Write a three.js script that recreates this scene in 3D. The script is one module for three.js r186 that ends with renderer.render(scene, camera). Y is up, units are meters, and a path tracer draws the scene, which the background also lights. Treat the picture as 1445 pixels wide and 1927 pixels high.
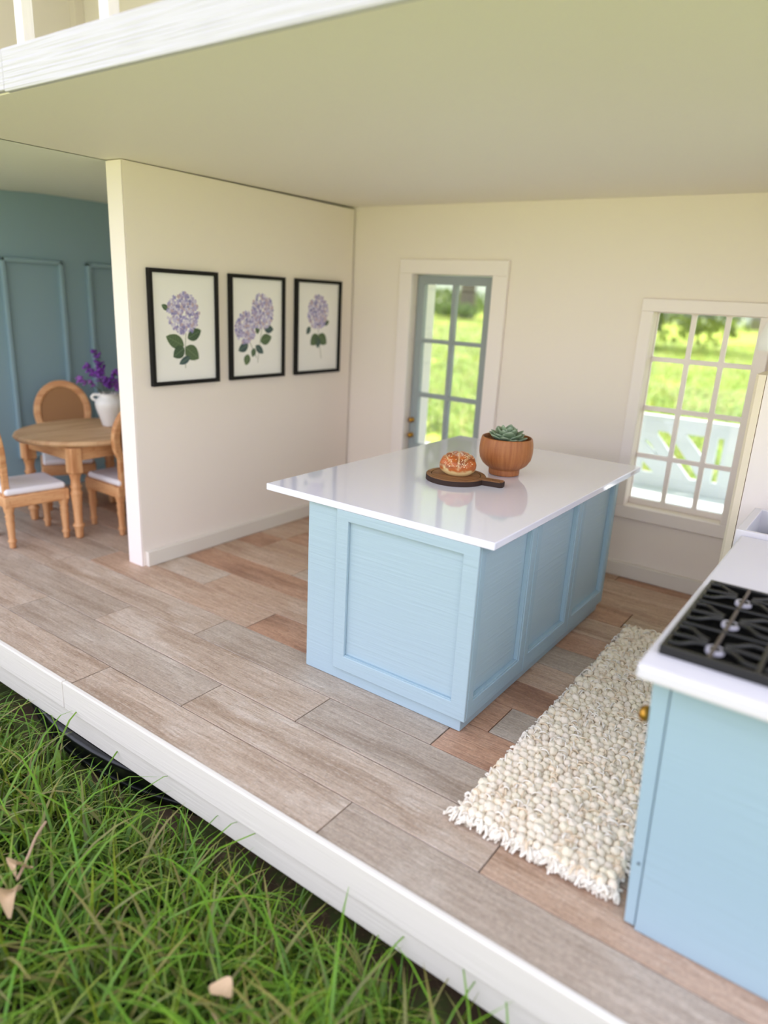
import * as THREE from 'three';
import { RoundedBoxGeometry } from 'three/addons/geometries/RoundedBoxGeometry.js';
import { mergeGeometries, mergeVertices } from 'three/addons/utils/BufferGeometryUtils.js';

// ---------------------------------------------------------------- camera, sky, sun, exposure
// A dollhouse at its real size: the kitchen is 25 cm high. Floor at y = 0, back wall at z = 0, partition at x = 0.
const scene = new THREE.Scene();
const camera = new THREE.PerspectiveCamera(72.14, 1445 / 1927, 0.01, 200);
camera.position.set(0.3846, 0.1821, 0.4840);
camera.rotation.set(-0.2972, 0.6143, 0.0515, 'YXZ');
camera.focus = 0.33;
camera.userData.fStop = 7.4;

const SUN_DIR = new THREE.Vector3(-0.326, 0.905, -0.274);
const SUN = 5.4, SKY = 1.35, EXPOSURE = 1.58;
const sun = new THREE.DirectionalLight(0xfff5e6, SUN);
sun.position.copy(SUN_DIR).multiplyScalar(6);
sun.castShadow = true;
sun.shadow.mapSize.set(4096, 4096);
Object.assign(sun.shadow.camera, { left: -4, right: 4, top: 4, bottom: -4, near: 0.1, far: 20 });
sun.name = 'sun';
scene.add(sun, sun.target);

{ // sky: thin bright haze, a little bluer overhead
  const w = 64, h = 128, d = new Float32Array(w * h * 4);
  for (let j = 0; j < h; j++) {
    const el = ((j + 0.5) / h - 0.5) * Math.PI, t = Math.max(0, Math.sin(el));
    const r = 1.00 - 0.16 * t, g = 1.00 - 0.11 * t, b = 1.11 + 0.02 * t;
    for (let i = 0; i < w; i++) d.set([r * SKY, g * SKY, b * SKY, 1], (j * w + i) * 4);
  }
  const sky = new THREE.DataTexture(d, w, h, THREE.RGBAFormat, THREE.FloatType);
  sky.mapping = THREE.EquirectangularReflectionMapping;
  sky.magFilter = THREE.LinearFilter; sky.minFilter = THREE.LinearFilter;
  sky.needsUpdate = true;
  scene.background = sky; scene.environment = sky;
}
const renderer = new THREE.WebGLRenderer({ antialias: true });
renderer.toneMapping = THREE.LinearToneMapping;
renderer.toneMappingExposure = EXPOSURE;
renderer.shadowMap.enabled = true;

// ---------------------------------------------------------------- helpers
let seed = 1234567;
const rnd = () => { seed = (seed + 0x6d2b79f5) | 0; let t = Math.imul(seed ^ (seed >>> 15), 1 | seed); t = (t + Math.imul(t ^ (t >>> 7), 61 | t)) ^ t; return ((t ^ (t >>> 14)) >>> 0) / 4294967296; };
const rr = (a, b) => a + (b - a) * rnd();
const reseed = (s) => { seed = s | 0; };
const V3 = (x, y, z) => new THREE.Vector3(x, y, z);
const lerp = (a, b, t) => a + (b - a) * t, clamp = (x, a, b) => Math.min(b, Math.max(a, x));
const smooth = (a, b, x) => { const t = clamp((x - a) / (b - a), 0, 1); return t * t * (3 - 2 * t); };

const used = {};
function numbered(name) { const n = used[name] = (used[name] ?? -1) + 1; return n ? `${name}_${String(n).padStart(3, '0')}` : name; }
function shade(o) { o.castShadow = true; o.receiveShadow = true; return o; }
function tag(o, label, category, group, kind) {
  if (label) o.userData.label = label;
  if (category) o.userData.category = category;
  if (group) o.userData.group = group;
  if (kind) o.userData.kind = kind;
  return o;
}
function thing(name, label, category, [x, y, z] = [0, 0, 0], turn = 0, group) {
  const o = new THREE.Group(); o.name = numbered(name); o.position.set(x, y, z); o.rotation.y = turn; scene.add(o);
  return tag(o, label, category, group);
}
function part(name, geos, m, parent, label) {
  const g = Array.isArray(geos) ? join(geos) : geos;
  const o = shade(new THREE.Mesh(g, m)); o.name = name; parent.add(o);
  if (label) o.userData.label = label;
  return o;
}
function solo(name, geos, m, label, category, group) { const o = part(numbered(name), geos, m, scene); return tag(o, label, category, group); }
function struct(name, geos, m) { const o = part(name, geos, m, scene); o.userData.kind = 'structure'; return o; }
function structGroup(name) { const o = new THREE.Group(); o.name = name; o.userData.kind = 'structure'; scene.add(o); return o; }
function join(list) {
  if (list.length === 1) return list[0];
  const keep = ['position', 'normal', 'uv', 'color'].filter((a) => list.every((g) => g.attributes[a]));
  return mergeGeometries(list.map((g) => {
    const f = g.index ? g.toNonIndexed() : g.clone();
    for (const a of Object.keys(f.attributes)) if (!keep.includes(a)) f.deleteAttribute(a);
    f.groups = []; return f;
  }), false);
}
// uv in metres from the way each face points; grain 'u' runs along x (or z), 'v' turns it upright
function uvBox(g, turned = false, off = [0, 0]) {
  g = g.index ? g.toNonIndexed() : g;
  const p = g.attributes.position, uv = new Float32Array(p.count * 2), a = V3(), b = V3(), c = V3();
  for (let i = 0; i < p.count; i += 3) {
    a.fromBufferAttribute(p, i); b.fromBufferAttribute(p, i + 1); c.fromBufferAttribute(p, i + 2);
    const n = b.clone().sub(a).cross(c.clone().sub(a)), x = Math.abs(n.x), y = Math.abs(n.y), z = Math.abs(n.z);
    [a, b, c].forEach((q, k) => {
      let u, v;
      if (y >= x && y >= z) { u = q.x; v = q.z; } else if (x >= z) { u = q.z; v = q.y; } else { u = q.x; v = q.y; }
      if (turned) [u, v] = [v, u];
      uv[(i + k) * 2] = u + off[0]; uv[(i + k) * 2 + 1] = v + off[1];
    });
  }
  g.setAttribute('uv', new THREE.BufferAttribute(uv, 2));
  return g;
}
// box from corner to corner, edges rounded by r
function bx(x0, x1, y0, y1, z0, z1, r = 0.0004, turned = false, off) {
  const w = Math.abs(x1 - x0), h = Math.abs(y1 - y0), d = Math.abs(z1 - z0);
  r = Math.min(r, w * 0.45, h * 0.45, d * 0.45);
  const g = r > 0 ? new RoundedBoxGeometry(w, h, d, 2, r) : new THREE.BoxGeometry(w, h, d);
  g.translate((x0 + x1) / 2, (y0 + y1) / 2, (z0 + z1) / 2);
  return uvBox(g, turned, off);
}
function lathe(pts, seg = 32) {
  const g = new THREE.LatheGeometry(pts.map(([r, y]) => new THREE.Vector2(Math.max(r, 1e-6), y)), seg);
  const uv = g.attributes.uv, R = Math.max(...pts.map((p) => p[0])), H = pts.length;
  let len = [0]; for (let i = 1; i < H; i++) len.push(len[i - 1] + Math.hypot(pts[i][0] - pts[i - 1][0], pts[i][1] - pts[i - 1][1]));
  for (let i = 0; i < uv.count; i++) { const k = Math.round(uv.getY(i) * (H - 1)); uv.setXY(i, len[k], uv.getX(i) * 2 * Math.PI * R); }
  return g;
}
function tube(pts, r, seg = 12, rad = 6, closed = false) {
  return new THREE.TubeGeometry(new THREE.CatmullRomCurve3(pts.map((p) => (p.isVector3 ? p : V3(...p))), closed), seg, r, rad, closed);
}
function extrude(shape, depth, bevel = 0, seg = 24) {
  return new THREE.ExtrudeGeometry(shape, { depth: depth - 2 * bevel, bevelEnabled: bevel > 0, bevelSize: bevel, bevelThickness: bevel, bevelOffset: -bevel, bevelSegments: 2, curveSegments: seg }).translate(0, 0, bevel);
}
function rectPath(x0, x1, y0, y1, P = THREE.Shape) { const s = new P(); s.moveTo(x0, y0); s.lineTo(x1, y0); s.lineTo(x1, y1); s.lineTo(x0, y1); s.closePath(); return s; }
function polyPath(pts, P = THREE.Shape) { const s = new P(); pts.forEach(([x, y], i) => (i ? s.lineTo(x, y) : s.moveTo(x, y))); s.closePath(); return s; }

// ---------------------------------------------------------------- textures
const hash = (x, y, s) => { let h = Math.imul(x, 374761393) ^ Math.imul(y, 668265263) ^ Math.imul(s, 2147483647 ^ 97); h = Math.imul(h ^ (h >>> 13), 1274126177); return ((h ^ (h >>> 16)) >>> 0) / 4294967296; };
function noise(x, y, px, py, s = 0) { // value noise that repeats after px, py cells
  const xi = Math.floor(x), yi = Math.floor(y), fx = x - xi, fy = y - yi, m = (a, n) => ((a % n) + n) % n;
  const ux = fx * fx * (3 - 2 * fx), uy = fy * fy * (3 - 2 * fy);
  const a = hash(m(xi, px), m(yi, py), s), b = hash(m(xi + 1, px), m(yi, py), s), c = hash(m(xi, px), m(yi + 1, py), s), d = hash(m(xi + 1, px), m(yi + 1, py), s);
  return lerp(lerp(a, b, ux), lerp(c, d, ux), uy);
}
function fbm(u, v, nx, ny, oct = 4, s = 0) { let t = 0, a = 0.5, n = 0; for (let o = 0; o < oct; o++) { t += a * noise(u * nx, v * ny, nx, ny, s + o * 17); n += a; a *= 0.5; nx *= 2; ny *= 2; } return t / n; }
function tex(w, h, f, srgb = true) {
  const d = new Uint8Array(w * h * 4);
  for (let j = 0; j < h; j++) for (let i = 0; i < w; i++) {
    const c = f((i + 0.5) / w, (j + 0.5) / h, i, j), k = (j * w + i) * 4;
    if (typeof c === 'number') d[k] = d[k + 1] = d[k + 2] = clamp(c, 0, 1) * 255; else { d[k] = clamp(c[0], 0, 255); d[k + 1] = clamp(c[1], 0, 255); d[k + 2] = clamp(c[2], 0, 255); }
    d[k + 3] = 255;
  }
  const t = new THREE.DataTexture(d, w, h);
  t.wrapS = t.wrapT = THREE.RepeatWrapping; t.magFilter = THREE.LinearFilter; t.minFilter = THREE.LinearMipmapLinearFilter; t.generateMipmaps = true;
  if (srgb) t.colorSpace = THREE.SRGBColorSpace;
  t.needsUpdate = true; return t;
}
const rep = (t, x, y) => { const c = t.clone(); c.repeat.set(x, y); c.needsUpdate = true; return c; };
const mix3 = (a, b, t) => [lerp(a[0], b[0], t), lerp(a[1], b[1], t), lerp(a[2], b[2], t)];

// plank wood: u along the grain
function plankTex(base, dark, light, s, wash) {
  return tex(1024, 512, (u, v) => {
    const warp = fbm(u, v, 3, 3, 3, s + 5) * 0.12;
    const bands = fbm(u, v + warp, 4, 14, 4, s), fine = fbm(u, v + warp * 0.4, 14, 110, 3, s + 31), pore = noise(u * 60, v * 240, 60, 240, s + 71);
    let c = mix3(base, dark, smooth(0.45, 0.85, bands) * 0.6);
    c = mix3(c, light, smooth(0.66, 0.9, noise(u * 210, v * 260, 210, 260, s + 131)) * 0.35 * wash + smooth(0.42, 0.75, fine) * 0.28 * wash + smooth(0.5, 0.8, fbm(u, v, 7, 7, 4, s + 91)) * 0.5 * wash);
    c = mix3(c, dark, smooth(0.62, 0.95, pore) * 0.3);
    const sp = 0.92 + 0.16 * hash((u * 1024) | 0, (v * 512) | 0, s) * 0.6 + 0.1 * (noise(u * 300, v * 190, 300, 190, s + 3) - 0.3);
    return c.map((x) => x * (0.95 + 0.1 * fine) * sp);
  });
}
const plankMaps = [
  plankTex([188, 166, 146], [150, 124, 102], [210, 196, 182], 11, 1.0),
  plankTex([178, 160, 143], [142, 120, 101], [202, 190, 176], 23, 0.8),
  plankTex([190, 159, 135], [146, 112, 87], [212, 191, 172], 37, 0.8),
  plankTex([186, 144, 116], [118, 80, 60], [208, 178, 156], 53, 0.5),
];
const plankBump = tex(1024, 512, (u, v) => 0.55 + 0.4 * (fbm(u, v, 14, 110, 3, 42) - 0.5) - 0.5 * smooth(0.62, 0.95, noise(u * 60, v * 240, 60, 240, 82)), false);
// brush strokes in thick paint: u along the stroke, one tile = 10 cm
const brushBump = tex(512, 1024, (u, v) => {
  const w = (fbm(u, v, 3, 3, 2, 7) - 0.5) * 0.012;
  return 0.5 + 0.9 * (fbm(u, v + w, 5, 120, 3, 3) - 0.5) + 0.12 * (fbm(u, v, 3, 30, 2, 13) - 0.5);
}, false);
const wallBump = tex(512, 512, (u, v) => 0.5 + 0.7 * (fbm(u, v, 40, 40, 4, 19) - 0.5), false);
function furnitureTex(base, dark, light, s, n = 26) {
  return tex(512, 512, (u, v) => {
    const w = fbm(u, v, 2, 3, 2, s + 9) * 0.1, a = fbm(u, v + w, 3, n, 4, s), p = noise(u * 30, v * 160, 30, 160, s + 3);
    let c = mix3(base, dark, smooth(0.45, 0.8, a) * 0.7); c = mix3(c, light, smooth(0.5, 0.2, a) * 0.5);
    return mix3(c, dark, smooth(0.65, 1, p) * 0.4);
  });
}
const honeyMap = rep(furnitureTex([214, 160, 112], [182, 120, 74], [228, 184, 138], 101), 12, 12);
const bowlMap = rep(furnitureTex([166, 104, 58], [146, 84, 44], [180, 118, 70], 131, 40), 20, 20);
const boardMap = rep(furnitureTex([142, 98, 60], [96, 62, 34], [172, 126, 84], 151, 30), 20, 20);

// ---------------------------------------------------------------- materials
const std = (o) => new THREE.MeshStandardMaterial(o), phys = (o) => new THREE.MeshPhysicalMaterial(o);
const brush = (sx, sy) => rep(brushBump, sx, sy);
const M = {
  wall: std({ color: 0xf3e8df, roughness: 0.72, bumpMap: rep(wallBump, 14, 14), bumpScale: 0.00006 }),
  ceiling: std({ color: 0xf3ede2, roughness: 0.62, bumpMap: rep(wallBump, 10, 10), bumpScale: 0.00005 }),
  upper: std({ color: 0xede8df, roughness: 0.7 }),
  porch: std({ color: 0xdde4e7, roughness: 0.6 }),
  paper: std({ color: 0xe9ebe2, roughness: 0.8 }),
  white: std({ color: 0xf2efe9, roughness: 0.5, bumpMap: brush(10, 10), bumpScale: 0.00012 }),
  trim: std({ color: 0xe7e0d6, roughness: 0.5, bumpMap: brush(10, 10), bumpScale: 0.0001 }),
  casing: std({ color: 0xf6ece8, roughness: 0.5 }),
  fascia: std({ color: 0xc3c1c7, roughness: 0.55, bumpMap: brush(6, 14), bumpScale: 0.0005 }),
  teal: std({ color: 0x8faab8, roughness: 0.75, bumpMap: rep(wallBump, 12, 12), bumpScale: 0.00006 }),
  blue: std({ color: 0xa9bfca, roughness: 0.42, bumpMap: brush(9, 9), bumpScale: 0.00013 }),
  blueUp: std({ color: 0x9fb8c5, roughness: 0.42, bumpMap: brush(9, 9), bumpScale: 0.0001 }),
  counter: phys({ color: 0xeae9f6, roughness: 0.06, ior: 1.5, clearcoat: 0.6, clearcoatRoughness: 0.03 }),
  counterMatt: std({ color: 0xdcd9de, roughness: 0.45 }),
  black: std({ color: 0x0b0a0a, roughness: 0.4 }),
  frame: std({ color: 0x0b0908, roughness: 0.85 }),
  iron: std({ color: 0x131310, roughness: 0.32 }),
  pit: phys({ color: 0x040404, roughness: 0.9, specularIntensity: 0.15 }),
  cap: std({ color: 0x0c0c0c, roughness: 0.4 }),
  ring: std({ color: 0xd8d4de, roughness: 0.35 }),
  brass: std({ color: 0xb98a3c, metalness: 1, roughness: 0.3 }),
  doorGrey: std({ color: 0x9aa3a6, roughness: 0.5 }),
  glass: phys({ color: 0xffffff, roughness: 0.02, transmission: 1, thickness: 0, ior: 1.45 }),
  tabletop: std({ map: rep(furnitureTex([206, 166, 126], [178, 134, 94], [218, 184, 146], 171, 20), 12, 12), roughness: 0.55 }),
  honey: std({ map: honeyMap, roughness: 0.55 }),
  cushion: std({ color: 0xe9e5ea, roughness: 0.9 }),
  bowl: std({ map: bowlMap, roughness: 0.5 }),
  board: std({ map: boardMap, roughness: 0.6 }),
  burnt: std({ color: 0x2e1a10, roughness: 0.7 }),
  ceramic: std({ color: 0xe9e6e4, roughness: 0.35 }),
  soil: std({ color: 0x2b1d13, roughness: 1 }),
  subfloor: std({ color: 0x5a4636, roughness: 0.95 }),
  tray: std({ color: 0x0a0b0d, roughness: 0.3 }),
  bark: std({ color: 0x6b635a, roughness: 0.95 }),
};
M.planks = plankMaps.map((t) => std({ map: rep(t, 4, 8), bumpMap: rep(plankBump, 4, 8), bumpScale: 0.00025, roughness: 0.5 }));

// ---------------------------------------------------------------- the house
const H = 0.25, XL = -0.222, XR = 0.412, ZF = 0.3285, WT = 0.012, TOP = 0.2643;

{ // floor of separate planks
  const f = structGroup('floor');
  part('subfloor', bx(XL, XR, -0.0135, -0.0022, -0.001, ZF - 0.0002, 0), M.subfloor, f);
  const zs = [ZF, 0.3071, 0.2826, 0.2581, 0.2336, 0.2091, 0.1846, 0.1601, 0.1356, 0.1111, 0.0866, 0.0621, 0.0376, 0.0131, 0];
  const first = [0.0987, 0.1525, 0.2, 0.2557, 0.117, 0.0521, 0.158, 0.083, 0.182, 0.03, 0.128, 0.066, 0.17, 0.1];
  const tone = [[0, 0, 0, 0, 1], [1, 0, 1, 0, 2], [0, 1, 0, 1, 0], [1, 0, 0, 1, 3], [0, 1, 2, 3, 1], [2, 0, 2, 3, 1], [0, 2, 3, 2, 3], [3, 2, 0, 1, 2], [2, 3, 2, 3, 2], [0, 2, 3, 2, 3], [3, 2, 2, 3, 2], [2, 3, 2, 2, 3], [3, 2, 3, 2, 2], [2, 2, 3, 2, 3]];
  reseed(77);
  for (let k = 0; k < 14; k++) {
    const z1 = zs[k] - 0.00022, z0 = zs[k + 1] + 0.00022, L = 0.1535, edges = [XL];
    for (let x = first[k] - 4 * L; x < XR - 0.01; x += L) if (x > XL + 0.012) edges.push(x);
    edges.push(XR);
    for (let i = 0; i + 1 < edges.length; i++) {
      const x0 = edges[i] + (i ? 0.00025 : 0), x1 = edges[i + 1] - 0.00025, y = rr(-0.00012, 0.00012);
      const g = bx(x0, x1, -0.0021, y, z0, z1, 0.0003, false, [rnd() * 3, rnd() * 3]);
      part('plank', g, M.planks[tone[k][i % 5]], f);
    }
  }
}
{ // ceiling slab between the floors, its lower face painted, plus the paper lining over the dining side
  struct('ceiling', bx(XL - WT, XR + WT, H, TOP, -WT, 0.3228, 0.0003), M.ceiling);
  const s = new THREE.PlaneGeometry(0.2065, 0.322, 24, 24).rotateX(Math.PI / 2), p = s.attributes.position;
  for (let i = 0; i < p.count; i++) {
    const x = p.getX(i), z = p.getZ(i), sag = smooth(-0.06, -0.1032, x) * (0.0016 * Math.exp(-(((z - 0.02) / 0.035) ** 2)) + 0.0007 * Math.sin(z * 40));
    p.setY(i, -Math.max(0, sag));
  }
  const lower = s, upper = s.clone(); upper.translate(0, 0.0003, 0); const ix = upper.index.array; for (let i = 0; i < ix.length; i += 3) [ix[i], ix[i + 1]] = [ix[i + 1], ix[i]];
  s.computeVertexNormals(); upper.computeVertexNormals();
  struct('ceiling_lining', join([lower, upper]).translate(-0.1182, H - 0.00035, 0.1612), M.paper);
}
{ // fascia boards on the front edge of the slab
  const f = structGroup('trim_1');
  part('fascia_board', bx(0.0846, XR + WT, H - 0.0001, TOP + 0.0001, 0.3228, 0.3252, 0.0005), M.fascia, f);
  part('fascia_board', bx(XL - WT, 0.0842, H + 0.0004, TOP + 0.0001, 0.3228, 0.3250, 0.0005), M.fascia, f);
}
{ // front edge of the platform: cap boards above, a set-back board below
  const f = structGroup('trim_2');
  part('edge_board', bx(0.0959, XR + WT, -0.0136, 0.0010, ZF, 0.3310, 0.0006), M.trim, f);
  part('edge_board', bx(XL - WT, 0.0955, -0.0136, 0.0010, ZF, 0.3311, 0.0006), M.trim, f);
  part('lower_board', bx(XL - WT, XR + WT, -0.0258, -0.0136, 0.3225, 0.3292, 0.0005), M.trim, f);
}
struct('base', [bx(XL - WT, XR + WT, -0.0258, -0.0136, -WT, 0.3224, 0)], M.trim);

// openings in the back wall
const DOOR = { x0: 0.0600, x1: 0.1308, y1: 0.2003 }, WIN = { x0: 0.2486, x1: 0.3111, y0: 0.0517, y1: 0.1813 };
{
  const s = rectPath(XL - WT, XR + WT, 0, H);
  s.holes.push(rectPath(DOOR.x0, DOOR.x1, 0.0005, DOOR.y1, THREE.Path), rectPath(WIN.x0, WIN.x1, WIN.y0, WIN.y1, THREE.Path));
  struct('wall_back', uvBox(new THREE.ExtrudeGeometry(s, { depth: WT, bevelEnabled: false })).translate(0, 0, -WT), M.wall);
}
struct('wall_middle', uvBox(extrude(polyPath([[-0.2162, 0], [-0.0016, 0], [-0.0016, H - 0.0018], [-0.2162, H - 0.0003]]), 0.0146, 0.0003).rotateY(Math.PI / 2)).translate(-0.0146, 0, 0), M.wall);
{ // paler strip on the partition end, its colour carrying the light from outdoors
  struct('trim_3', bx(-0.0146, -0.0002, 0, H - 0.0006, 0.2163, 0.2172, 0.0003), M.casing);
}
const SIDE = { z0: 0.1020, z1: 0.1960, y0: 0.1020, y1: 0.2360 };
{ // right wall cut short for light, with an unseen window added over the sink
  const s = rectPath(-0.2162, 0, 0, H - 0.0001);
  s.holes.push(rectPath(-SIDE.z1, -SIDE.z0, SIDE.y0, SIDE.y1, THREE.Path));
  struct('wall_right', uvBox(extrude(s, WT, 0).rotateY(Math.PI / 2)).translate(XR, 0, 0), M.wall);
  const w = structGroup('added_window_2'), { z0, z1, y0, y1 } = SIDE, zm = (z0 + z1) / 2, ym = (y0 + y1) / 2;
  for (const g of [bx(XR - 0.003, XR, y0 - 0.008, y0, z0 - 0.003, z1 + 0.003, 0.0004), bx(XR - 0.003, XR, y1, y1 + 0.008, z0 - 0.003, z1 + 0.003, 0.0004)]) part('casing', g, M.casing, w);
  part('muntin', bx(XR + 0.004, XR + 0.0065, y0, y1, zm - 0.0014, zm + 0.0014, 0.0003), M.casing, w);
  part('muntin', bx(XR + 0.004, XR + 0.0065, ym - 0.0014, ym + 0.0014, z0, z1, 0.0003), M.casing, w);
  for (const [a, b] of [[z0, zm], [zm, z1]]) for (const [c, d] of [[y0, ym], [ym, y1]]) part('pane', bx(XR + 0.0050, XR + 0.0054, c, d, a, b, 0), M.glass, w);
}
{ // blue dining wall with picture-frame moulding
  const w = structGroup('wall_left');
  part('wall_panel', bx(XL - WT, XL, 0, H, 0, 0.3225, 0), M.teal, w);
  const y0 = 0.03, y1 = 0.1975, t = 0.0034;
  for (const [z0, z1] of [[0.2045, 0.2565], [0.1285, 0.1815], [0.0525, 0.1055], [-0.0235, 0.0295]]) {
    const a = Math.max(z0, 0.001);
    for (const g of [bx(XL, XL + 0.0045, y1 - t, y1, a, z1, 0.0008), bx(XL, XL + 0.0045, y0, y0 + t, a, z1, 0.0008), bx(XL, XL + 0.0045, y0, y1, z1 - t, z1, 0.0008)].concat(z0 > 0 ? [bx(XL, XL + 0.0045, y0, y1, z0, z0 + t, 0.0008)] : []))
      part('moulding_strip', g, M.teal, w);
  }
}
struct('baseboard_back', [bx(0.0, 0.0484, 0, 0.0105, 0, 0.0040, 0.0006), bx(0.1433, XR, 0, 0.0105, 0, 0.0040, 0.0006)], M.trim);
struct('baseboard_middle', bx(0, 0.0035, 0, 0.0105, 0.0042, 0.2146, 0.0006), M.trim);
struct('baseboard_left', bx(XL, XL + 0.0035, 0, 0.0105, 0, 0.3225, 0.0006), M.teal);

{ // glazed door
  const d = structGroup('door_1'), z = 0.0030, { x0, x1, y1 } = DOOR, ox0 = 0.0486, ox1 = 0.1431, oy = 0.2110;
  part('casing_side', bx(ox0, x0, 0, y1, 0, z, 0.0005), M.casing, d);
  part('casing_side', bx(x1, ox1, 0, y1, 0, z, 0.0005), M.casing, d);
  part('casing_head', bx(ox0, ox1, y1, oy, 0, z, 0.0005), M.casing, d);
  // outer surround on the porch side
  for (const g of [bx(x0 - 0.008, x0, 0, y1, -0.034, -WT, 0.0003), bx(x1, x1 + 0.008, 0, y1, -0.034, -WT, 0.0003), bx(x0 - 0.008, x1 + 0.008, y1, y1 + 0.008, -0.034, -WT, 0.0003)]) part('outer_jamb', g, M.white, d);
  const cols = [[0.0668, 0.0923], [0.0957, 0.1210]], rows = [[0.1512, 0.1930], [0.1080, 0.1482], [0.0648, 0.1046], [0.0218, 0.0614]];
  const s = rectPath(x0 + 0.0004, x1 - 0.0004, 0.0008, y1 - 0.0006);
  for (const [a, b] of cols) for (const [c, e] of rows) s.holes.push(rectPath(a, b, c, e, THREE.Path));
  part('door_leaf', uvBox(extrude(s, 0.0055, 0.0005)).translate(0, 0, -0.0115), M.doorGrey, d);
  for (const [a, b] of cols) for (const [c, e] of rows) part('pane', bx(a - 0.0004, b + 0.0004, c - 0.0004, e + 0.0004, -0.0091, -0.0087, 0), M.glass, d);
  for (const y of [0.0848, 0.0721]) {
    const k = part('door_knob', lathe([[0.0001, 0.0045], [0.0014, 0.0042], [0.0022, 0.0032], [0.0021, 0.0022], [0.0010, 0.0014], [0.0010, 0.0008], [0.0019, 0.0006], [0.0020, 0]], 20).rotateX(Math.PI / 2), M.brass, d, 'round brass knob');
    k.position.set(0.0632, y, -0.006);
  }
}
{ // window, three panes by four
  const w = structGroup('window_1'), { x0, x1, y0, y1 } = WIN, ox0 = 0.2407, ox1 = 0.3190, oy0 = 0.0428, oy1 = 0.1893, z = 0.0030;
  part('casing_side', bx(ox0, x0, y0, y1, 0, z, 0.0005), M.casing, w);
  part('casing_side', bx(x1, ox1, y0, y1, 0, z, 0.0005), M.casing, w);
  part('casing_head', bx(ox0, ox1, y1, oy1, 0, z, 0.0005), M.casing, w);
  part('casing_sill', bx(ox0, ox1, oy0, y0, 0, z, 0.0005), M.casing, w);
  const xs = [x0 + 0.0006, 0.2697, 0.2728, 0.2902, 0.2933, x1 - 0.0006], ys = [0.0557, 0.0846, 0.0876, 0.1172, 0.1202, 0.1497, 0.1527, y1 - 0.0006];
  const s = rectPath(x0, x1, y0, y1), round = (a, b, c, d, r) => { const p = new THREE.Path(); p.moveTo(a + r, c); p.lineTo(b - r, c); p.quadraticCurveTo(b, c, b, c + r); p.lineTo(b, d - r); p.quadraticCurveTo(b, d, b - r, d); p.lineTo(a + r, d); p.quadraticCurveTo(a, d, a, d - r); p.lineTo(a, c + r); p.quadraticCurveTo(a, c, a + r, c); return p; };
  for (let i = 0; i < 6; i += 2) for (let j = 0; j < 8; j += 2) s.holes.push(round(xs[i], xs[i + 1], ys[j], ys[j + 1], 0.0012));
  part('sash', uvBox(extrude(s, 0.0022, 0.0003, 4)).translate(0, 0, -0.0102), M.casing, w);
  for (let i = 0; i < 6; i += 2) for (let j = 0; j < 8; j += 2) part('pane', bx(xs[i] - 0.0003, xs[i + 1] + 0.0003, ys[j] - 0.0003, ys[j + 1] + 0.0003, -0.0093, -0.0089, 0), M.glass, w);
}
// porch behind the house
struct('porch_floor', bx(XL - WT, XR + WT, -0.0135, -0.0005, -0.300, -WT, 0.0005), M.porch);
struct('porch_roof', bx(XL - WT, XR + WT, 0.2500, 0.2620, -0.311, -WT, 0.0005), M.porch);
{
  const p = structGroup('porch_posts');
  for (const x of [XL - 0.004, XR]) part('porch_post', bx(x, x + 0.010, -0.0005, 0.25, -0.300, -0.290, 0.0004), M.porch, p);
}
{ // railing panel cut out in a lattice of slanted and upright openings
  const t = thing('porch_railing', 'white cut-out lattice railing on the porch outside the window', 'railing');
  const x0 = 0.118, x1 = XR, s = rectPath(x0, x1, 0.0095, 0.0700);
  const unit = (cx, f) => { // mirrored halves of one panel: short triangle, slanted slot, corner triangle
    const q = (pts) => s.holes.push(polyPath(pts.map(([x, y]) => [cx + f * x, y]), THREE.Path));
    q([[-0.063, 0.0600], [-0.0515, 0.0595], [-0.0165, 0.0180], [-0.0165, 0.0140], [-0.0235, 0.0140], [-0.0635, 0.0560]].slice(0, 6));
    q([[-0.0355, 0.0604], [-0.0155, 0.0604], [-0.0155, 0.0400]]);
    q([[-0.0745, 0.0140], [-0.0600, 0.0140], [-0.0745, 0.0260]]);
    q([[-0.0745, 0.0500], [-0.0670, 0.0440], [-0.0585, 0.0330], [-0.0745, 0.0460]]);
  };
  unit(0.2522, 1);
  s.holes.push(rectPath(0.2493, 0.2552, 0.0144, 0.0608, THREE.Path));
  unit(0.2522, -1);
  s.holes.push(rectPath(0.3370, 0.3430, 0.0144, 0.0608, THREE.Path), rectPath(0.3700, 0.3760, 0.0144, 0.0608, THREE.Path), rectPath(0.1400, 0.1460, 0.0144, 0.0608, THREE.Path));
  part('lattice_panel', uvBox(extrude(s, 0.006, 0.0004)).translate(0, 0, -0.2960), M.porch, t);
  part('top_rail', bx(x0, x1, 0.0700, 0.0762, -0.2985, -0.2885, 0.0006), M.porch, t);
  part('bottom_rail', bx(x0, x1, -0.0004, 0.0095, -0.2970, -0.2895, 0.0004), M.porch, t);
}
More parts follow.
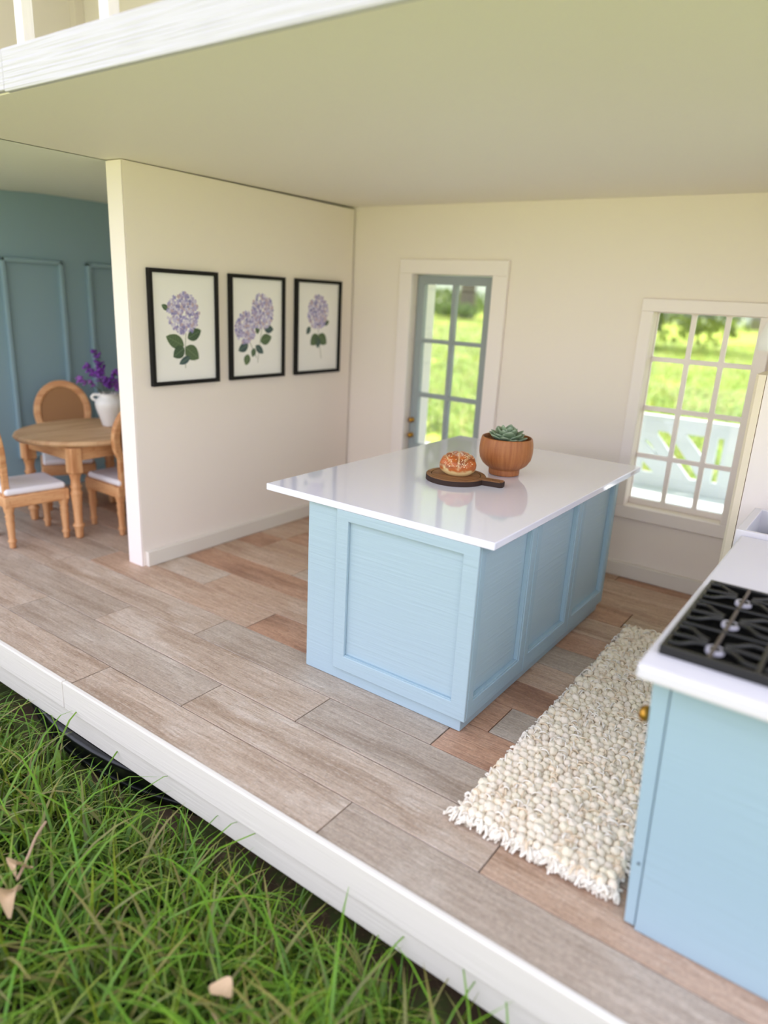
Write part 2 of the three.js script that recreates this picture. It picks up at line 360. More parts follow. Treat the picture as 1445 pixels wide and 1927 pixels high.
// upper storey: side wall, knee wall, ceiling, open front
struct('wall_upper_left', bx(XL - WT, XL, TOP, 0.404, -WT, 0.3228, 0), M.upper);
struct('wall_upper_right', bx(XR, XR + WT, TOP, 0.404, -WT, 0.3228, 0), M.upper);
struct('wall_upper_back', bx(XL, XR, TOP, 0.404, 0.088, 0.095, 0), M.upper);
struct('ceiling_upper', bx(XL - WT, XR + WT, 0.404, 0.416, -0.03, 0.345, 0.0005), M.upper);
struct('trim_4', bx(XL, XL + 0.008, TOP, 0.404, 0.095, 0.103, 0.0004), M.trim);
for (const [x, l] of [[0.0663, 'white square upstairs post nearer the corner at the left'], [0.1236, 'white square upstairs post second from the left, barely showing above the white fascia']])
  solo('upstairs_post', bx(x, x + 0.0055, TOP, 0.404, 0.3035, 0.3085, 0.0004, true), M.white, l, 'post', null);
{ // two roof slopes
  const r = structGroup('roof');
  const s = polyPath([[-0.34, 0.405], [0.155, 0.62], [0.37, 0.416], [0.37, 0.428], [0.155, 0.634], [-0.34, 0.417]]);
  part('roof_slopes', uvBox(new THREE.ExtrudeGeometry(s, { depth: XR - XL + 0.05, bevelEnabled: false }).rotateY(-Math.PI / 2)).translate(XR + 0.025, 0, 0), M.trim, r);
}
// black round tray that the house stands on
solo('black_tray', lathe([[0.0001, -0.0268], [0.1865, -0.0268], [0.1895, -0.0272], [0.1905, -0.0285], [0.1890, -0.0300], [0.1865, -0.0375], [0.1880, -0.0385], [0.1885, -0.0400], [0.1860, -0.0415], [0.1850, -0.0470], [0.0001, -0.0470]], 96).translate(0.105, 0.0009, 0.1425), M.tray, 'round black plastic tray under the platform edge, half hidden by grass', 'tray');

// ---------------------------------------------------------------- kitchen island
{
  const t = thing('kitchen_island', 'pale blue kitchen island with recessed panels and glossy white worktop', 'kitchen island');
  const x0 = 0.1702, x1 = 0.2610, z0 = 0.0718, z1 = 0.2424, yt = 0.0881;
  part('carcass', bx(x0, x1, 0.0002, yt, z0, z1, 0.0005), M.blue, t);
  { // end panel facing the open front
    const s = rectPath(0.1890, 0.2636, 0.0068, yt); s.holes.push(rectPath(0.1959, 0.2562, 0.0147, 0.0830, THREE.Path));
    part('end_panel', uvBox(extrude(s, 0.0019, 0.0004)).translate(0, 0, z1), M.blue, t);
  }
  part('panel_bead', bx(0.1960, 0.2561, 0.0146, 0.0153, z1, z1 + 0.0014, 0.0002), M.blueUp, t);
  for (const [a, b] of [[0.1866, 0.2424], [0.1294, 0.1862], [0.0720, 0.1290]]) { // three framed doors
    const s = rectPath(-b, -a, 0.0068, yt); s.holes.push(rectPath(-(b - 0.0048), -(a + 0.0053), 0.0151, 0.0832, THREE.Path));
    const d = part('door_frame', uvBox(extrude(s, 0.0027, 0.0004).rotateY(Math.PI / 2)).translate(x1, 0, 0), M.blueUp, t);
  }
  for (const [a, b] of [[0.1866, 0.2424], [0.1294, 0.1862], [0.0720, 0.1290]]) part('panel_bead', [bx(x1, x1 + 0.0022, 0.0152, 0.0831, a + 0.0052, a + 0.0062, 0.0002), bx(x1, x1 + 0.0020, 0.0150, 0.0158, a + 0.0062, b - 0.0049, 0.0002)], M.blueUp, t);
  part('worktop', bx(0.1440, 0.2700, yt, 0.0915, 0.0550, 0.2447, 0.0005), M.counter, t, 'glossy white worktop');
}
// things on the island
const TOPY = 0.0915;
{
  const t = thing('serving_board', 'small round wooden serving board with a slotted handle, under the bread roll', 'serving board', [0.2066, TOPY, 0.1676], 0);
  const R = 0.0158, L = 0.0262, hw = 0.0030, a = Math.asin(hw / R), s = new THREE.Shape();
  s.absarc(0, 0, R, a, 2 * Math.PI - a, false); s.lineTo(L - 0.001, -hw); s.lineTo(L, -hw + 0.0012); s.lineTo(L, hw - 0.0012); s.lineTo(L - 0.001, hw); s.closePath();
  const hole = new THREE.Path(); hole.moveTo(L - 0.0062, -0.0007); hole.lineTo(L - 0.0022, -0.0007); hole.lineTo(L - 0.0022, 0.0007); hole.lineTo(L - 0.0062, 0.0007); hole.closePath(); s.holes.push(hole);
  const body = part('board_body', extrude(s, 0.0026, 0, 48).rotateX(-Math.PI / 2), M.burnt, t, 'scorched dark edge');
  const top = new THREE.Shape(); top.absarc(0, 0, R - 0.0003, a, 2 * Math.PI - a, false); top.lineTo(L - 0.0013, -hw + 0.0003); top.lineTo(L - 0.0003, -hw + 0.0014); top.lineTo(L - 0.0003, hw - 0.0014); top.lineTo(L - 0.0013, hw - 0.0003); top.closePath();
  const h2 = new THREE.Path(); h2.moveTo(L - 0.0065, -0.001); h2.lineTo(L - 0.0019, -0.001); h2.lineTo(L - 0.0019, 0.001); h2.lineTo(L - 0.0065, 0.001); h2.closePath(); top.holes.push(h2);
  const g1 = new THREE.Path(); g1.absarc(0, 0, 0.0132, 0, 2 * Math.PI, true); top.holes.push(g1);
  const disc = new THREE.Shape(); disc.absarc(0, 0, 0.01275, 0, 2 * Math.PI, false);
  part('top_face', join([extrude(top, 0.0005, 0, 48), extrude(disc, 0.0005, 0, 48)]).rotateX(-Math.PI / 2).translate(0, 0.0025, 0), M.board, t, 'tan top face with an engraved ring');
  t.rotation.y = Math.atan2(0.0042, 0.0248);
}
{ // bread roll
  const t = thing('bread_roll', 'glazed orange-brown bread roll with scored lines and pale seeds', 'bread roll', [0.2068, TOPY + 0.0030, 0.1662], 0.52);
  const g = new THREE.SphereGeometry(1, 72, 48), p = g.attributes.position, col = new Float32Array(p.count * 3), c = new THREE.Color();
  const crease = (x, y, z) => { const a = Math.atan2(x, y + 0.15); let m = 0; for (const k of [-0.75, 0.0, 0.55]) m = Math.max(m, Math.exp(-(((a - k) / 0.055) ** 2))); return m * smooth(-0.35, 0.0, y); };
  const half = (x, y, z) => { // radii of the roll
    const lump = 1 + 0.03 * Math.sin(5 * x + 3 * z) + 0.02 * Math.sin(9 * z - 4 * y), cr = 1 - 0.06 * crease(x, y, z);
    return [0.0095 * lump * cr, 0.0069 * cr, 0.0088 * lump * cr];
  };
  for (let i = 0; i < p.count; i++) {
    const x = p.getX(i), y = p.getY(i), z = p.getZ(i), r = half(x, y, z), yy = y < 0 ? -Math.pow(-y, 0.75) : y, k = 1 - 0.1 * smooth(-0.4, -1, y);
    p.setXYZ(i, x * r[0] * k, 0.0052 + Math.max(yy * r[1], -0.0052), z * r[2] * k);
    const n = fbm((Math.atan2(z, x) / 6.2832 + 1) % 1, y * 0.5 + 0.5, 14, 8, 4, 5), edge = -0.22 + 0.9 * (n - 0.5);
    const bake = smooth(edge - 0.08, edge + 0.12, y), cr = crease(x, y, z);
    let q = mix3([0.80, 0.60, 0.30], [0.50, 0.115, 0.012], bake); q = mix3(q, [0.20, 0.036, 0.006], smooth(0.46, 0.70, n) * bake * 0.85);
    q = mix3(q, [0.78, 0.50, 0.24], cr * 0.75); q = mix3(q, [0.70, 0.52, 0.46], smooth(0.5, 0.62, fbm((Math.atan2(z, x) / 6.2832 + 1) % 1, y * 0.5 + 0.5, 30, 20, 2, 8)) * smooth(0.72, 0.95, y) * 0.8);
    col.set(q, i * 3);
  }
  g.setAttribute('color', new THREE.BufferAttribute(col, 3)); g.computeVertexNormals();
  part('crumb', g, phys({ vertexColors: true, roughness: 0.38, clearcoat: 0.35, clearcoatRoughness: 0.35 }), t);
  reseed(5);
  const seeds = [];
  for (let i = 0; i < 150; i++) {
    const a = rr(-0.1, 3.2), y = rr(0.0, 0.95), q = Math.sqrt(1 - y * y), x = Math.cos(a) * q, z = Math.sin(a) * q, r = half(x, y, z);
    if (Math.abs(x) > 0.85) continue;
    const s = new THREE.SphereGeometry(1, 8, 6).scale(0.00028, 0.00013, 0.00018).rotateY(rnd() * 6.3), n = V3(x / r[0], y / r[1], z / r[2]).normalize();
    s.applyQuaternion(new THREE.Quaternion().setFromUnitVectors(V3(0, 1, 0), n)); s.translate(x * r[0], 0.0052 + y * r[1], z * r[2]); seeds.push(s);
  }
  part('sesame_seeds', seeds, std({ color: 0xf2dcb4, roughness: 0.6 }), t, 'pale seeds').userData.kind = 'stuff';
}
{ // wooden bowl and the succulent in it
  const C = [0.2189, TOPY, 0.1361];
  const t = thing('wooden_bowl', 'round turned wooden bowl on a small foot, holding a succulent', 'bowl', C);
  part('bowl_body', lathe([[0.0001, 0.0002], [0.0080, 0.0002], [0.0084, 0.0006], [0.0085, 0.0030], [0.0083, 0.0036], [0.0100, 0.0044], [0.0122, 0.0062], [0.0139, 0.0090], [0.0145, 0.0120], [0.0146, 0.0150], [0.0143, 0.0180], [0.0138, 0.0203], [0.0134, 0.0208], [0.0129, 0.0206], [0.0127, 0.0190], [0.0128, 0.0160], [0.0001, 0.0160]], 64), M.bowl, t);
  const u = thing('succulent', 'grey-green rosette succulent growing in the wooden bowl', 'succulent', [C[0], C[1] + 0.0165, C[2]]);
  part('soil', lathe([[0.0126, 0], [0.0120, 0.0010], [0.006, 0.0018], [0.0001, 0.0021]], 32), M.soil, u);
  reseed(31);
  const leaf = (len, wid) => {
    const g = new THREE.SphereGeometry(1, 18, 12), p = g.attributes.position, col = new Float32Array(p.count * 3);
    for (let i = 0; i < p.count; i++) {
      const x = p.getX(i), y = p.getY(i), z = p.getZ(i), s = (z + 1) / 2, wd = Math.pow(Math.sin(Math.PI * Math.pow(clamp(s, 0.001, 0.999), 1.35)), 0.65);
      const rim = smooth(0.72, 1, Math.abs(x)) * 0.6 + smooth(0.8, 1, s) * 0.5;
      p.setXYZ(i, x * wid * (0.35 + 0.65 * wd), y * 0.00085 + 0.0016 * s * s - 0.0003 * (1 - x * x), s * len);
      col.set(mix3([0.18, 0.26, 0.16], [0.46, 0.54, 0.42], clamp(rim, 0, 1)), i * 3);
    }
    g.setAttribute('color', new THREE.BufferAttribute(col, 3)); g.computeVertexNormals(); return g;
  };
  const lm = std({ vertexColors: true, roughness: 0.65 }), big = leaf(0.0108, 0.0037), mid = leaf(0.0082, 0.0032), small = leaf(0.0052, 0.0023);
  const put = (g, n, tilt, y, a0) => { for (let i = 0; i < n; i++) { const o = part('leaf', g, lm, u); o.rotation.set(-(tilt + rr(-0.08, 0.08)), a0 + (i / n) * 6.2832 + rr(-0.12, 0.12), 0, 'YXZ'); o.position.set(0, y, 0); const k = rr(0.92, 1.08); o.scale.set(k, k, k); } };
  put(big, 8, 0.22, 0.0016, 0.2); put(big, 7, 0.42, 0.0022, 0.55); put(mid, 6, 0.68, 0.0026, 0.1); put(mid, 5, 0.95, 0.0028, 0.7); put(small, 4, 1.25, 0.0034, 0.2);
}

// ---------------------------------------------------------------- pictures on the partition
function blossom(c, x, y, rx, ry, n) {
  for (let i = 0; i < n; i++) {
    const a = rnd() * 6.2832, q = Math.sqrt(rnd()), px = x + Math.cos(a) * rx * q, py = y + Math.sin(a) * ry * q, r = rr(5, 9), rot = rnd() * 6.3;
    const tone = [[190, 180, 220], [160, 154, 206], [210, 203, 230], [178, 162, 200], [140, 136, 190], [226, 219, 236], [200, 176, 190]][(rnd() * 7) | 0];
    c.fillStyle = `rgb(${tone})`;
    for (let k = 0; k < 4; k++) { c.save(); c.translate(px, py); c.rotate(rot + k * 1.5708); c.beginPath(); c.ellipse(r * 0.62, 0, r * 0.62, r * 0.5, 0, 0, 6.2832); c.fill(); c.restore(); }
    c.fillStyle = 'rgb(120,110,160)'; c.beginPath(); c.arc(px, py, 1.3, 0, 6.2832); c.fill();
  }
}
function printLeaf(c, x, y, len, wid, ang, col) {
  c.save(); c.translate(x, y); c.rotate(ang);
  c.fillStyle = col; c.beginPath(); c.moveTo(0, 0); c.bezierCurveTo(len * 0.25, -wid, len * 0.7, -wid * 0.8, len, 0); c.bezierCurveTo(len * 0.7, wid * 0.8, len * 0.25, wid, 0, 0); c.fill();
  c.strokeStyle = 'rgba(150,172,130,0.8)'; c.lineWidth = 1.6; c.beginPath(); c.moveTo(0, 0); c.lineTo(len * 0.95, 0); c.stroke();
  c.lineWidth = 0.9; for (let k = 1; k < 6; k++) { const u = len * k * 0.15; for (const s of [-1, 1]) { c.beginPath(); c.moveTo(u, 0); c.lineTo(u + len * 0.13, s * wid * 0.5); c.stroke(); } }
  c.restore();
}
function print(draw) {
  const cv = document.createElement('canvas'); cv.width = 384; cv.height = 512; const c = cv.getContext('2d');
  c.fillStyle = 'rgb(248,245,243)'; c.fillRect(0, 0, 384, 512); draw(c);
  const t = new THREE.CanvasTexture(cv); t.colorSpace = THREE.SRGBColorSpace; return t;
}
const stem = (c, pts) => { c.strokeStyle = 'rgb(120,128,104)'; c.lineWidth = 3; c.beginPath(); c.moveTo(...pts[0]); c.quadraticCurveTo(...pts[1], ...pts[2]); c.stroke(); };
const GD = 'rgb(62,84,62)', GM = 'rgb(84,104,72)', GB = 'rgb(56,78,84)';
reseed(91);
const prints = [
  print((c) => {
    stem(c, [[196, 280], [186, 380], [188, 452]]);
    printLeaf(c, 182, 342, 118, 50, Math.PI + 0.42, GM); printLeaf(c, 206, 306, 96, 44, -0.42, GD); printLeaf(c, 184, 352, 82, 46, Math.PI - 0.55, GD); printLeaf(c, 190, 348, 104, 56, 0.62, GM); printLeaf(c, 218, 398, 76, 26, 2.7, GB);
    printLeaf(c, 96, 168, 46, 20, Math.PI + 0.5, GD);
    blossom(c, 186, 186, 98, 100, 380);
  }),
  print((c) => {
    stem(c, [[228, 250], [206, 350], [192, 446]]); stem(c, [[112, 300], [150, 360], [184, 420]]);
    printLeaf(c, 244, 262, 74, 34, 0.05, GB); printLeaf(c, 214, 330, 92, 44, -0.25, GM); printLeaf(c, 176, 352, 76, 30, 0.62, GB); printLeaf(c, 120, 346, 80, 36, 2.75, GB); printLeaf(c, 120, 398, 62, 36, 1.9, GM); printLeaf(c, 190, 290, 54, 24, -1.5, GD); printLeaf(c, 168, 366, 50, 26, 1.9, GD);
    blossom(c, 228, 170, 86, 94, 310); blossom(c, 102, 254, 76, 84, 260);
  }),
  print((c) => {
    stem(c, [[196, 270], [212, 370], [230, 444]]);
    printLeaf(c, 196, 300, 92, 50, 2.45, GM); printLeaf(c, 200, 300, 96, 52, 0.62, GM); printLeaf(c, 196, 320, 60, 34, 1.6, GB); printLeaf(c, 120, 252, 54, 26, 2.2, GB); printLeaf(c, 250, 240, 52, 22, -0.4, GD); printLeaf(c, 188, 300, 60, 24, 1.9, GD);
    blossom(c, 192, 168, 94, 98, 350);
  }),
];
const picLabels = ['black-framed print of one large hydrangea with five leaves, leftmost of the three', 'black-framed print of two hydrangea heads on crossing stems, middle of the three', 'black-framed print of one hydrangea on a bare lower stem, nearest the back corner'];
[[0.1492, 0.2040], [0.0845, 0.1388], [0.0186, 0.0724]].forEach(([z0, z1], i) => {
  const y0 = 0.1199, y1 = 0.1919, b = 0.0025, t = thing('picture', picLabels[i], 'picture', [0.0002, (y0 + y1) / 2, (z0 + z1) / 2], Math.PI / 2, 'hydrangea prints on the partition');
  const w = z1 - z0, h = y1 - y0, s = rectPath(-w / 2, w / 2, -h / 2, h / 2); s.holes.push(rectPath(-w / 2 + b, w / 2 - b, -h / 2 + b, h / 2 - b, THREE.Path));
  part('picture_frame', extrude(s, 0.0032, 0.0002), M.frame, t);
  const p = new THREE.BoxGeometry(w - 2 * b, h - 2 * b, 0.0006).translate(0, 0, 0.0010);
  part('print', p, std({ map: prints[i], roughness: 0.6 }), t);
});

// ---------------------------------------------------------------- rug
{
  const t = thing('woven_rug', 'cream chunky woven cotton rug with frayed ends beside the island', 'rug', [0.3158, 0, 0.1885]);
  const W = 0.0620, L = 0.2060, yarn = std({ color: 0xf8f0e2, roughness: 0.95 }), tan = std({ color: 0xe9d4b6, roughness: 0.95 });
  reseed(404);
  part('backing', bx(-W / 2 + 0.0015, W / 2 - 0.0015, 0.0002, 0.0022, -L / 2 + 0.002, L / 2 - 0.002, 0.0008), yarn, t);
  const g = mergeVertices(new THREE.IcosahedronGeometry(1, 3).deleteAttribute('uv').deleteAttribute('normal')), p = g.attributes.position;
  for (let i = 0; i < p.count; i++) { // a puff of slub yarn: spun ridges turning round it
    const x = p.getX(i), y = p.getY(i), z = p.getZ(i), a = Math.atan2(y, x), r = 1 + 0.07 * Math.sin(a * 6 + z * 5) + 0.06 * Math.sin(a * 3 - z * 7) + 0.05 * Math.sin(a * 13 + z * 9), e = 1 - 0.35 * z * z;
    p.setXYZ(i, x * r * e, y * r * e, z);
  }
  g.computeVertexNormals();
  const spots = [], nx = 18, nz = 56;
  for (let j = 0; j < nz; j++) for (let i = 0; i < nx; i++) {
    const x = -W / 2 + 0.0018 + (i + 0.5 + (j % 2 ? 0.14 : -0.14)) * (W - 0.0036) / nx + rr(-0.0004, 0.0004), z = -L / 2 + 0.003 + (j + 0.5) * (L - 0.006) / nz + rr(-0.0005, 0.0005);
    spots.push([x, z]);
  }
  const im = new THREE.InstancedMesh(g, yarn, spots.length), m = new THREE.Matrix4(), q = new THREE.Quaternion(), c = new THREE.Color();
  spots.forEach(([x, z], i) => {
    const k = rnd() < 0.14 ? rr(1.1, 1.3) : rr(0.86, 1.06);
    q.setFromEuler(new THREE.Euler(rr(-0.45, 0.45), rr(-0.3, 1.1), rr(-0.5, 0.5)));
    m.compose(V3(x, 0.0026 + rr(-0.0003, 0.0006), z), q, V3(0.00190 * k * rr(0.88, 1.1), 0.0018 * k, 0.0023 * k * rr(0.85, 1.2))); im.setMatrixAt(i, m);
    const w = rr(0.93, 1.04); im.setColorAt(i, c.setRGB(w, 0.965 * w * rr(0.97, 1), 0.89 * w * rr(0.94, 1)));
  });
  im.name = 'yarn_loops'; im.userData.kind = 'stuff'; shade(im); t.add(im);
  const cords = [];
  const over = [];
  for (let i = 0; i < 720; i++) { // thin binding threads between the loops
    const x = rr(-W / 2 + 0.002, W / 2 - 0.002), z = rr(-L / 2 + 0.002, L / 2 - 0.002), a = rr(-0.5, 0.5) + (rnd() < 0.5 ? 0 : 1.57), l = rr(0.0015, 0.003), dx = Math.cos(a) * l, dz = Math.sin(a) * l;
    (i % 2 ? cords : over).push(tube([[x - dx, 0.0022, z - dz], [x - dx * 0.4, 0.0044, z - dz * 0.4], [x + dx * 0.4, 0.0046, z + dz * 0.3], [x + dx, 0.0024, z + dz]], rr(0.00026, 0.00042), 8, 5));
  }
  part('binding_threads', cords, tan, t, 'thin tan threads').userData.kind = 'stuff';
  part('loose_threads', over, yarn, t, 'loose cream threads').userData.kind = 'stuff';
  const fringe = [];
  const fray = (x, z, dx, dz, n, len) => { for (let k = 0; k < n; k++) { const l = len * rr(0.5, 1.2), a = Math.atan2(dz, dx) + rr(-0.8, 0.8), ex = x + Math.cos(a) * l, ez = z + Math.sin(a) * l, b = rr(-0.001, 0.001); fringe.push(tube([[x, rr(0.0012, 0.0034), z], [lerp(x, ex, 0.5) + b, rr(0.001, 0.0034), lerp(z, ez, 0.5) + b], [ex, rr(0.0004, 0.0024), ez]], rr(0.00028, 0.0006), 7, 5)); } };
  for (let i = 0; i < 40; i++) { const x = -W / 2 + 0.001 + (i / 39) * (W - 0.002); fray(x, L / 2 - 0.0035, 0, 1, 6, 0.0048); fray(x, -L / 2 + 0.0035, 0, -1, 4, 0.0040); }
  for (let i = 0; i < 70; i++) { const z = lerp(-L / 2 + 0.002, L / 2 - 0.002, i / 69); fray(-W / 2 + 0.002, z, -1, 0.2, 2, 0.0022); fray(W / 2 - 0.002, z, 1, 0.2, 2, 0.0022); }
  part('fringe', fringe, yarn, t, 'frayed cream threads').userData.kind = 'stuff';
}

// ---------------------------------------------------------------- cooker run at the right
{
  const t = thing('kitchen_counter', 'pale blue base cabinet with a white worktop under the black hob', 'cabinet');
  const yt = 0.0860, yc = 0.0905;
  part('carcass', uvBox(extrude(polyPath([[0.3546, 0.0001], [0.4085, 0.0001], [0.4085, yt], [0.3522, yt]]), 0.1925, 0.0003)).translate(0, 0, 0.1045), M.blueUp, t);
  const d = part('cabinet_door', uvBox(extrude(polyPath([[0.3512, 0.0010], [0.3543, 0.0010], [0.3519, 0.0846], [0.3470, 0.0846]]), 0.0650, 0.0003)).translate(0, 0, 0.2316), M.blueUp, t, 'blue door edge with a small nail');
  part('door_nail', new THREE.SphereGeometry(0.0005, 10, 8), std({ color: 0x55606a, metalness: 0.6, roughness: 0.4 }), d).position.set(0.3523, 0.0236, 0.2966);
  part('door_knob', lathe([[0.0001, 0.0052], [0.0016, 0.0050], [0.0025, 0.0038], [0.0024, 0.0026], [0.0011, 0.0016], [0.0011, 0.0006], [0.0016, 0.0002], [0.0016, 0]], 20).rotateZ(Math.PI / 2), M.brass, d, 'brass knob').position.set(0.3480, 0.0672, 0.2870);
  // worktop: before and behind the sink cut-out
  const s = new THREE.Shape(), r = 0.0022, X0 = 0.3434, X1 = 0.4095, Z0 = 0.1045, Z1 = 0.3036;
  s.moveTo(X0 + r, -Z1); s.lineTo(X1, -Z1); s.lineTo(X1, -Z0); s.lineTo(0.3990, -Z0); s.lineTo(0.3990, -0.1552); s.lineTo(X0, -0.1552); s.lineTo(X0, -Z1 + r); s.quadraticCurveTo(X0, -Z1, X0 + r, -Z1);
  part('worktop', uvBox(extrude(s, yc - yt, 0.0010)).rotateX(-Math.PI / 2).translate(0, yt, 0), M.counterMatt, t, 'white worktop');
}
{ // six-burner hob
  const t = thing('cooktop', 'black six-burner hob with cast grates on the right-hand worktop', 'hob', [0, 0.0905, 0]);
  const x0 = 0.3465, x1 = 0.3966, z0 = 0.2301, z1 = 0.2936, y = 0.0030;
  const s = rectPath(x0, x1, -z1, -z0); s.holes.push(rectPath(x0 + 0.0014, x1 - 0.0014, -z1 + 0.0014, -z0 - 0.0014, THREE.Path));
  part('hob_frame', uvBox(extrude(s, y, 0.0003).rotateX(-Math.PI / 2)), M.iron, t);
  part('hob_tray', bx(x0 + 0.0004, x1 - 0.0004, 0.00001, 0.0005, z0 + 0.0004, z1 - 0.0004, 0), M.pit, t);
  const bar = (a, b, r = 0.00055) => { const A = V3(...a), B = V3(...b), l = A.distanceTo(B); return new THREE.CapsuleGeometry(r, l, 4, 8).applyQuaternion(new THREE.Quaternion().setFromUnitVectors(V3(0, 1, 0), B.clone().sub(A).normalize())).translate((A.x + B.x) / 2, (A.y + B.y) / 2, (A.z + B.z) / 2); };
  const yb = 0.0027, zc = [0.2407, 0.2619, 0.2831], za = z0 + 0.001, zb = z1 - 0.001;
  part('grate_bar', bx(0.37045, 0.37175, 0.0006, y, za, zb, 0.0003), M.iron, t, 'divider between the two grates');
  for (const cx of [0.3590, 0.3841]) {
    part('grate_bar', bx(cx - 0.00055, cx + 0.00055, 0.0019, y, za, zb, 0.0003), std({ color: 0x4a4038, roughness: 0.45 }), t, 'worn brown centre bar');
    for (const z of [0.2513, 0.2725]) part('grate_bar', bar([cx - 0.0115, yb, z + 0.0009], [cx + 0.0115, yb, z - 0.0003], 0.0006), M.iron, t);
    for (const z of zc) {
      part('burner_ring', lathe([[0.0026, 0], [0.0026, 0.0010], [0.0024, 0.0012], [0.0012, 0.0012], [0.0012, 0]], 24).translate(cx, 0.0005, z), M.ring, t, 'pale burner ring');
      part('burner_cap', lathe([[0.0016, 0], [0.0016, 0.0006], [0.0014, 0.0007], [0.0001, 0.0007]], 20).translate(cx, 0.0011, z), M.cap, t);
      for (const f of [-1, 1]) for (const [a, b] of [[-0.0062, -0.0028], [0.0004, 0.0001], [0.0066, 0.0028]])
        part('grate_finger', tube([[cx + f * 0.0116, yb, z + a], [cx + f * 0.0085, yb + 0.0002, z + a], [cx + f * 0.0050, yb + 0.0002, z + b * 1.05], [cx + f * 0.0022, yb, z + b * 0.55]], 0.00062, 12, 6), M.iron, t);
    }
  }
}
{ // apron sink let into the worktop
  const t = thing('apron_sink', 'white apron-front sink let into the worktop behind the hob', 'sink');
  const x0 = 0.3412, x1 = 0.3985, z0 = 0.1085, z1 = 0.1546, y1 = 0.0926, b = 0.0036;
  const s = rectPath(x0, x1, -z1, -z0); s.holes.push(rectPath(x0 + b, x1 - b, -z1 + b * 0.6, -z0 - b * 0.6, THREE.Path));
  part('sink_rim', uvBox(extrude(s, 0.0260, 0.0004).rotateX(-Math.PI / 2).translate(0, y1 - 0.0260, 0)), M.counterMatt, t);
  part('basin_floor', bx(x0 + 0.001, x1 - 0.001, y1 - 0.0275, y1 - 0.0255, z0 + 0.001, z1 - 0.001, 0.0002), M.counterMatt, t);
}
{ // tall white pantry cupboard past the sink
  const t = thing('pantry_cupboard', 'tall white cupboard right of the window, behind the sink, its door edge coloured as if lit', 'cupboard');
  const z1 = 0.0985, X = 0.3285;
  part('cupboard_body', bx(X + 0.0048, 0.4085, 0.0002, 0.1552, 0.0045, z1, 0.0003), M.casing, t);
  const s = polyPath([[X, 0.0020], [X + 0.0014, 0.0004], [X + 0.0046, 0], [X + 0.0046, 0.088], [X, 0.088]]);
  part('cupboard_door', uvBox(new THREE.ExtrudeGeometry(s, { depth: 0.1515, bevelEnabled: false }).rotateX(-Math.PI / 2)).translate(0, 0.0035, z1 + 0.0005), std({ color: 0xf3e6cf, roughness: 0.5 }), t, 'door edge with window light put into its cream colour');  // cream tint stands for window light on the door edge
}
{ // pendant lamp over the counter: only the side of its shade reaches into the picture
  const t = thing('pendant_lamp', 'white pendant lamp shade cut off by the right edge of the picture, above the counter', 'lamp', [0.3652, 0, 0.2050]);
  part('lamp_shade', lathe([[0.0215, 0.1712], [0.0224, 0.1711], [0.0226, 0.1742], [0.0205, 0.1815], [0.0150, 0.1900], [0.0060, 0.1950], [0.0020, 0.1965], [0.0020, 0.1945], [0.0060, 0.1935], [0.0145, 0.1888], [0.0198, 0.1808], [0.0216, 0.1742], [0.0215, 0.1712]], 48), M.ceramic, t);
  part('cord', new THREE.CylinderGeometry(0.0006, 0.0006, H - 0.1960, 10).translate(0, (H + 0.1960) / 2 - 0.0001, 0), M.ceramic, t);
}

// ---------------------------------------------------------------- dining set
{
  const t = thing('dining_table', 'oval honey-coloured wooden dining table on turned legs', 'table', [-0.1130, 0, 0.1780]);
  part('tabletop', lathe([[0.0001, 0.0682], [0.0430, 0.0682], [0.0468, 0.0690], [0.0480, 0.0707], [0.0472, 0.0724], [0.0455, 0.0730], [0.0001, 0.0730]], 72).scale(1, 1, 1.17), M.tabletop, t);
  const top = t.children[0].geometry, tp = top.attributes.position; for (let i = 0; i < tp.count; i++) top.attributes.uv.setXY(i, tp.getZ(i), tp.getX(i));
  const ax = 0.0312, az = 0.0345, n = 0.0044;
  for (const [x, z] of [[1, 1], [1, -1], [-1, 1], [-1, -1]]) {
    const l = join([bx(-n, n, 0.0490, 0.0682, -n, n, 0.0012, true), lathe([[0.0001, 0], [0.0023, 0], [0.0028, 0.0012], [0.0031, 0.0080], [0.0042, 0.0092], [0.0042, 0.0104], [0.0029, 0.0116], [0.0031, 0.0200], [0.0038, 0.0320], [0.0037, 0.0330], [0.0044, 0.0342], [0.0037, 0.0354], [0.0034, 0.0380], [0.0043, 0.0392], [0.0034, 0.0404], [0.0032, 0.0440], [0.0038, 0.0470], [0.0044, 0.0492]], 20)]);
    part('leg', l, M.honey, t).position.set(x * ax, 0, z * az);
  }
  for (const s of [1, -1]) { part('apron', bx(-ax + n, ax - n, 0.0580, 0.0682, s * az - 0.002, s * az + 0.002, 0.0005), M.honey, t); part('apron', bx(s * ax - 0.002, s * ax + 0.002, 0.0580, 0.0682, -az + n, az - n, 0.0005, false), M.honey, t); }
}
const caneMap = tex(256, 256, (u, v) => { const k = 12, a = Math.abs(((u * k) % 1) - 0.5), b = Math.abs(((v * k) % 1) - 0.5), c = Math.abs((((u + v) * k) % 1) - 0.5); const w = Math.max(smooth(0.34, 0.42, a), smooth(0.34, 0.42, b), smooth(0.4, 0.46, c)); return mix3([112, 74, 46], [186, 138, 92], w); });
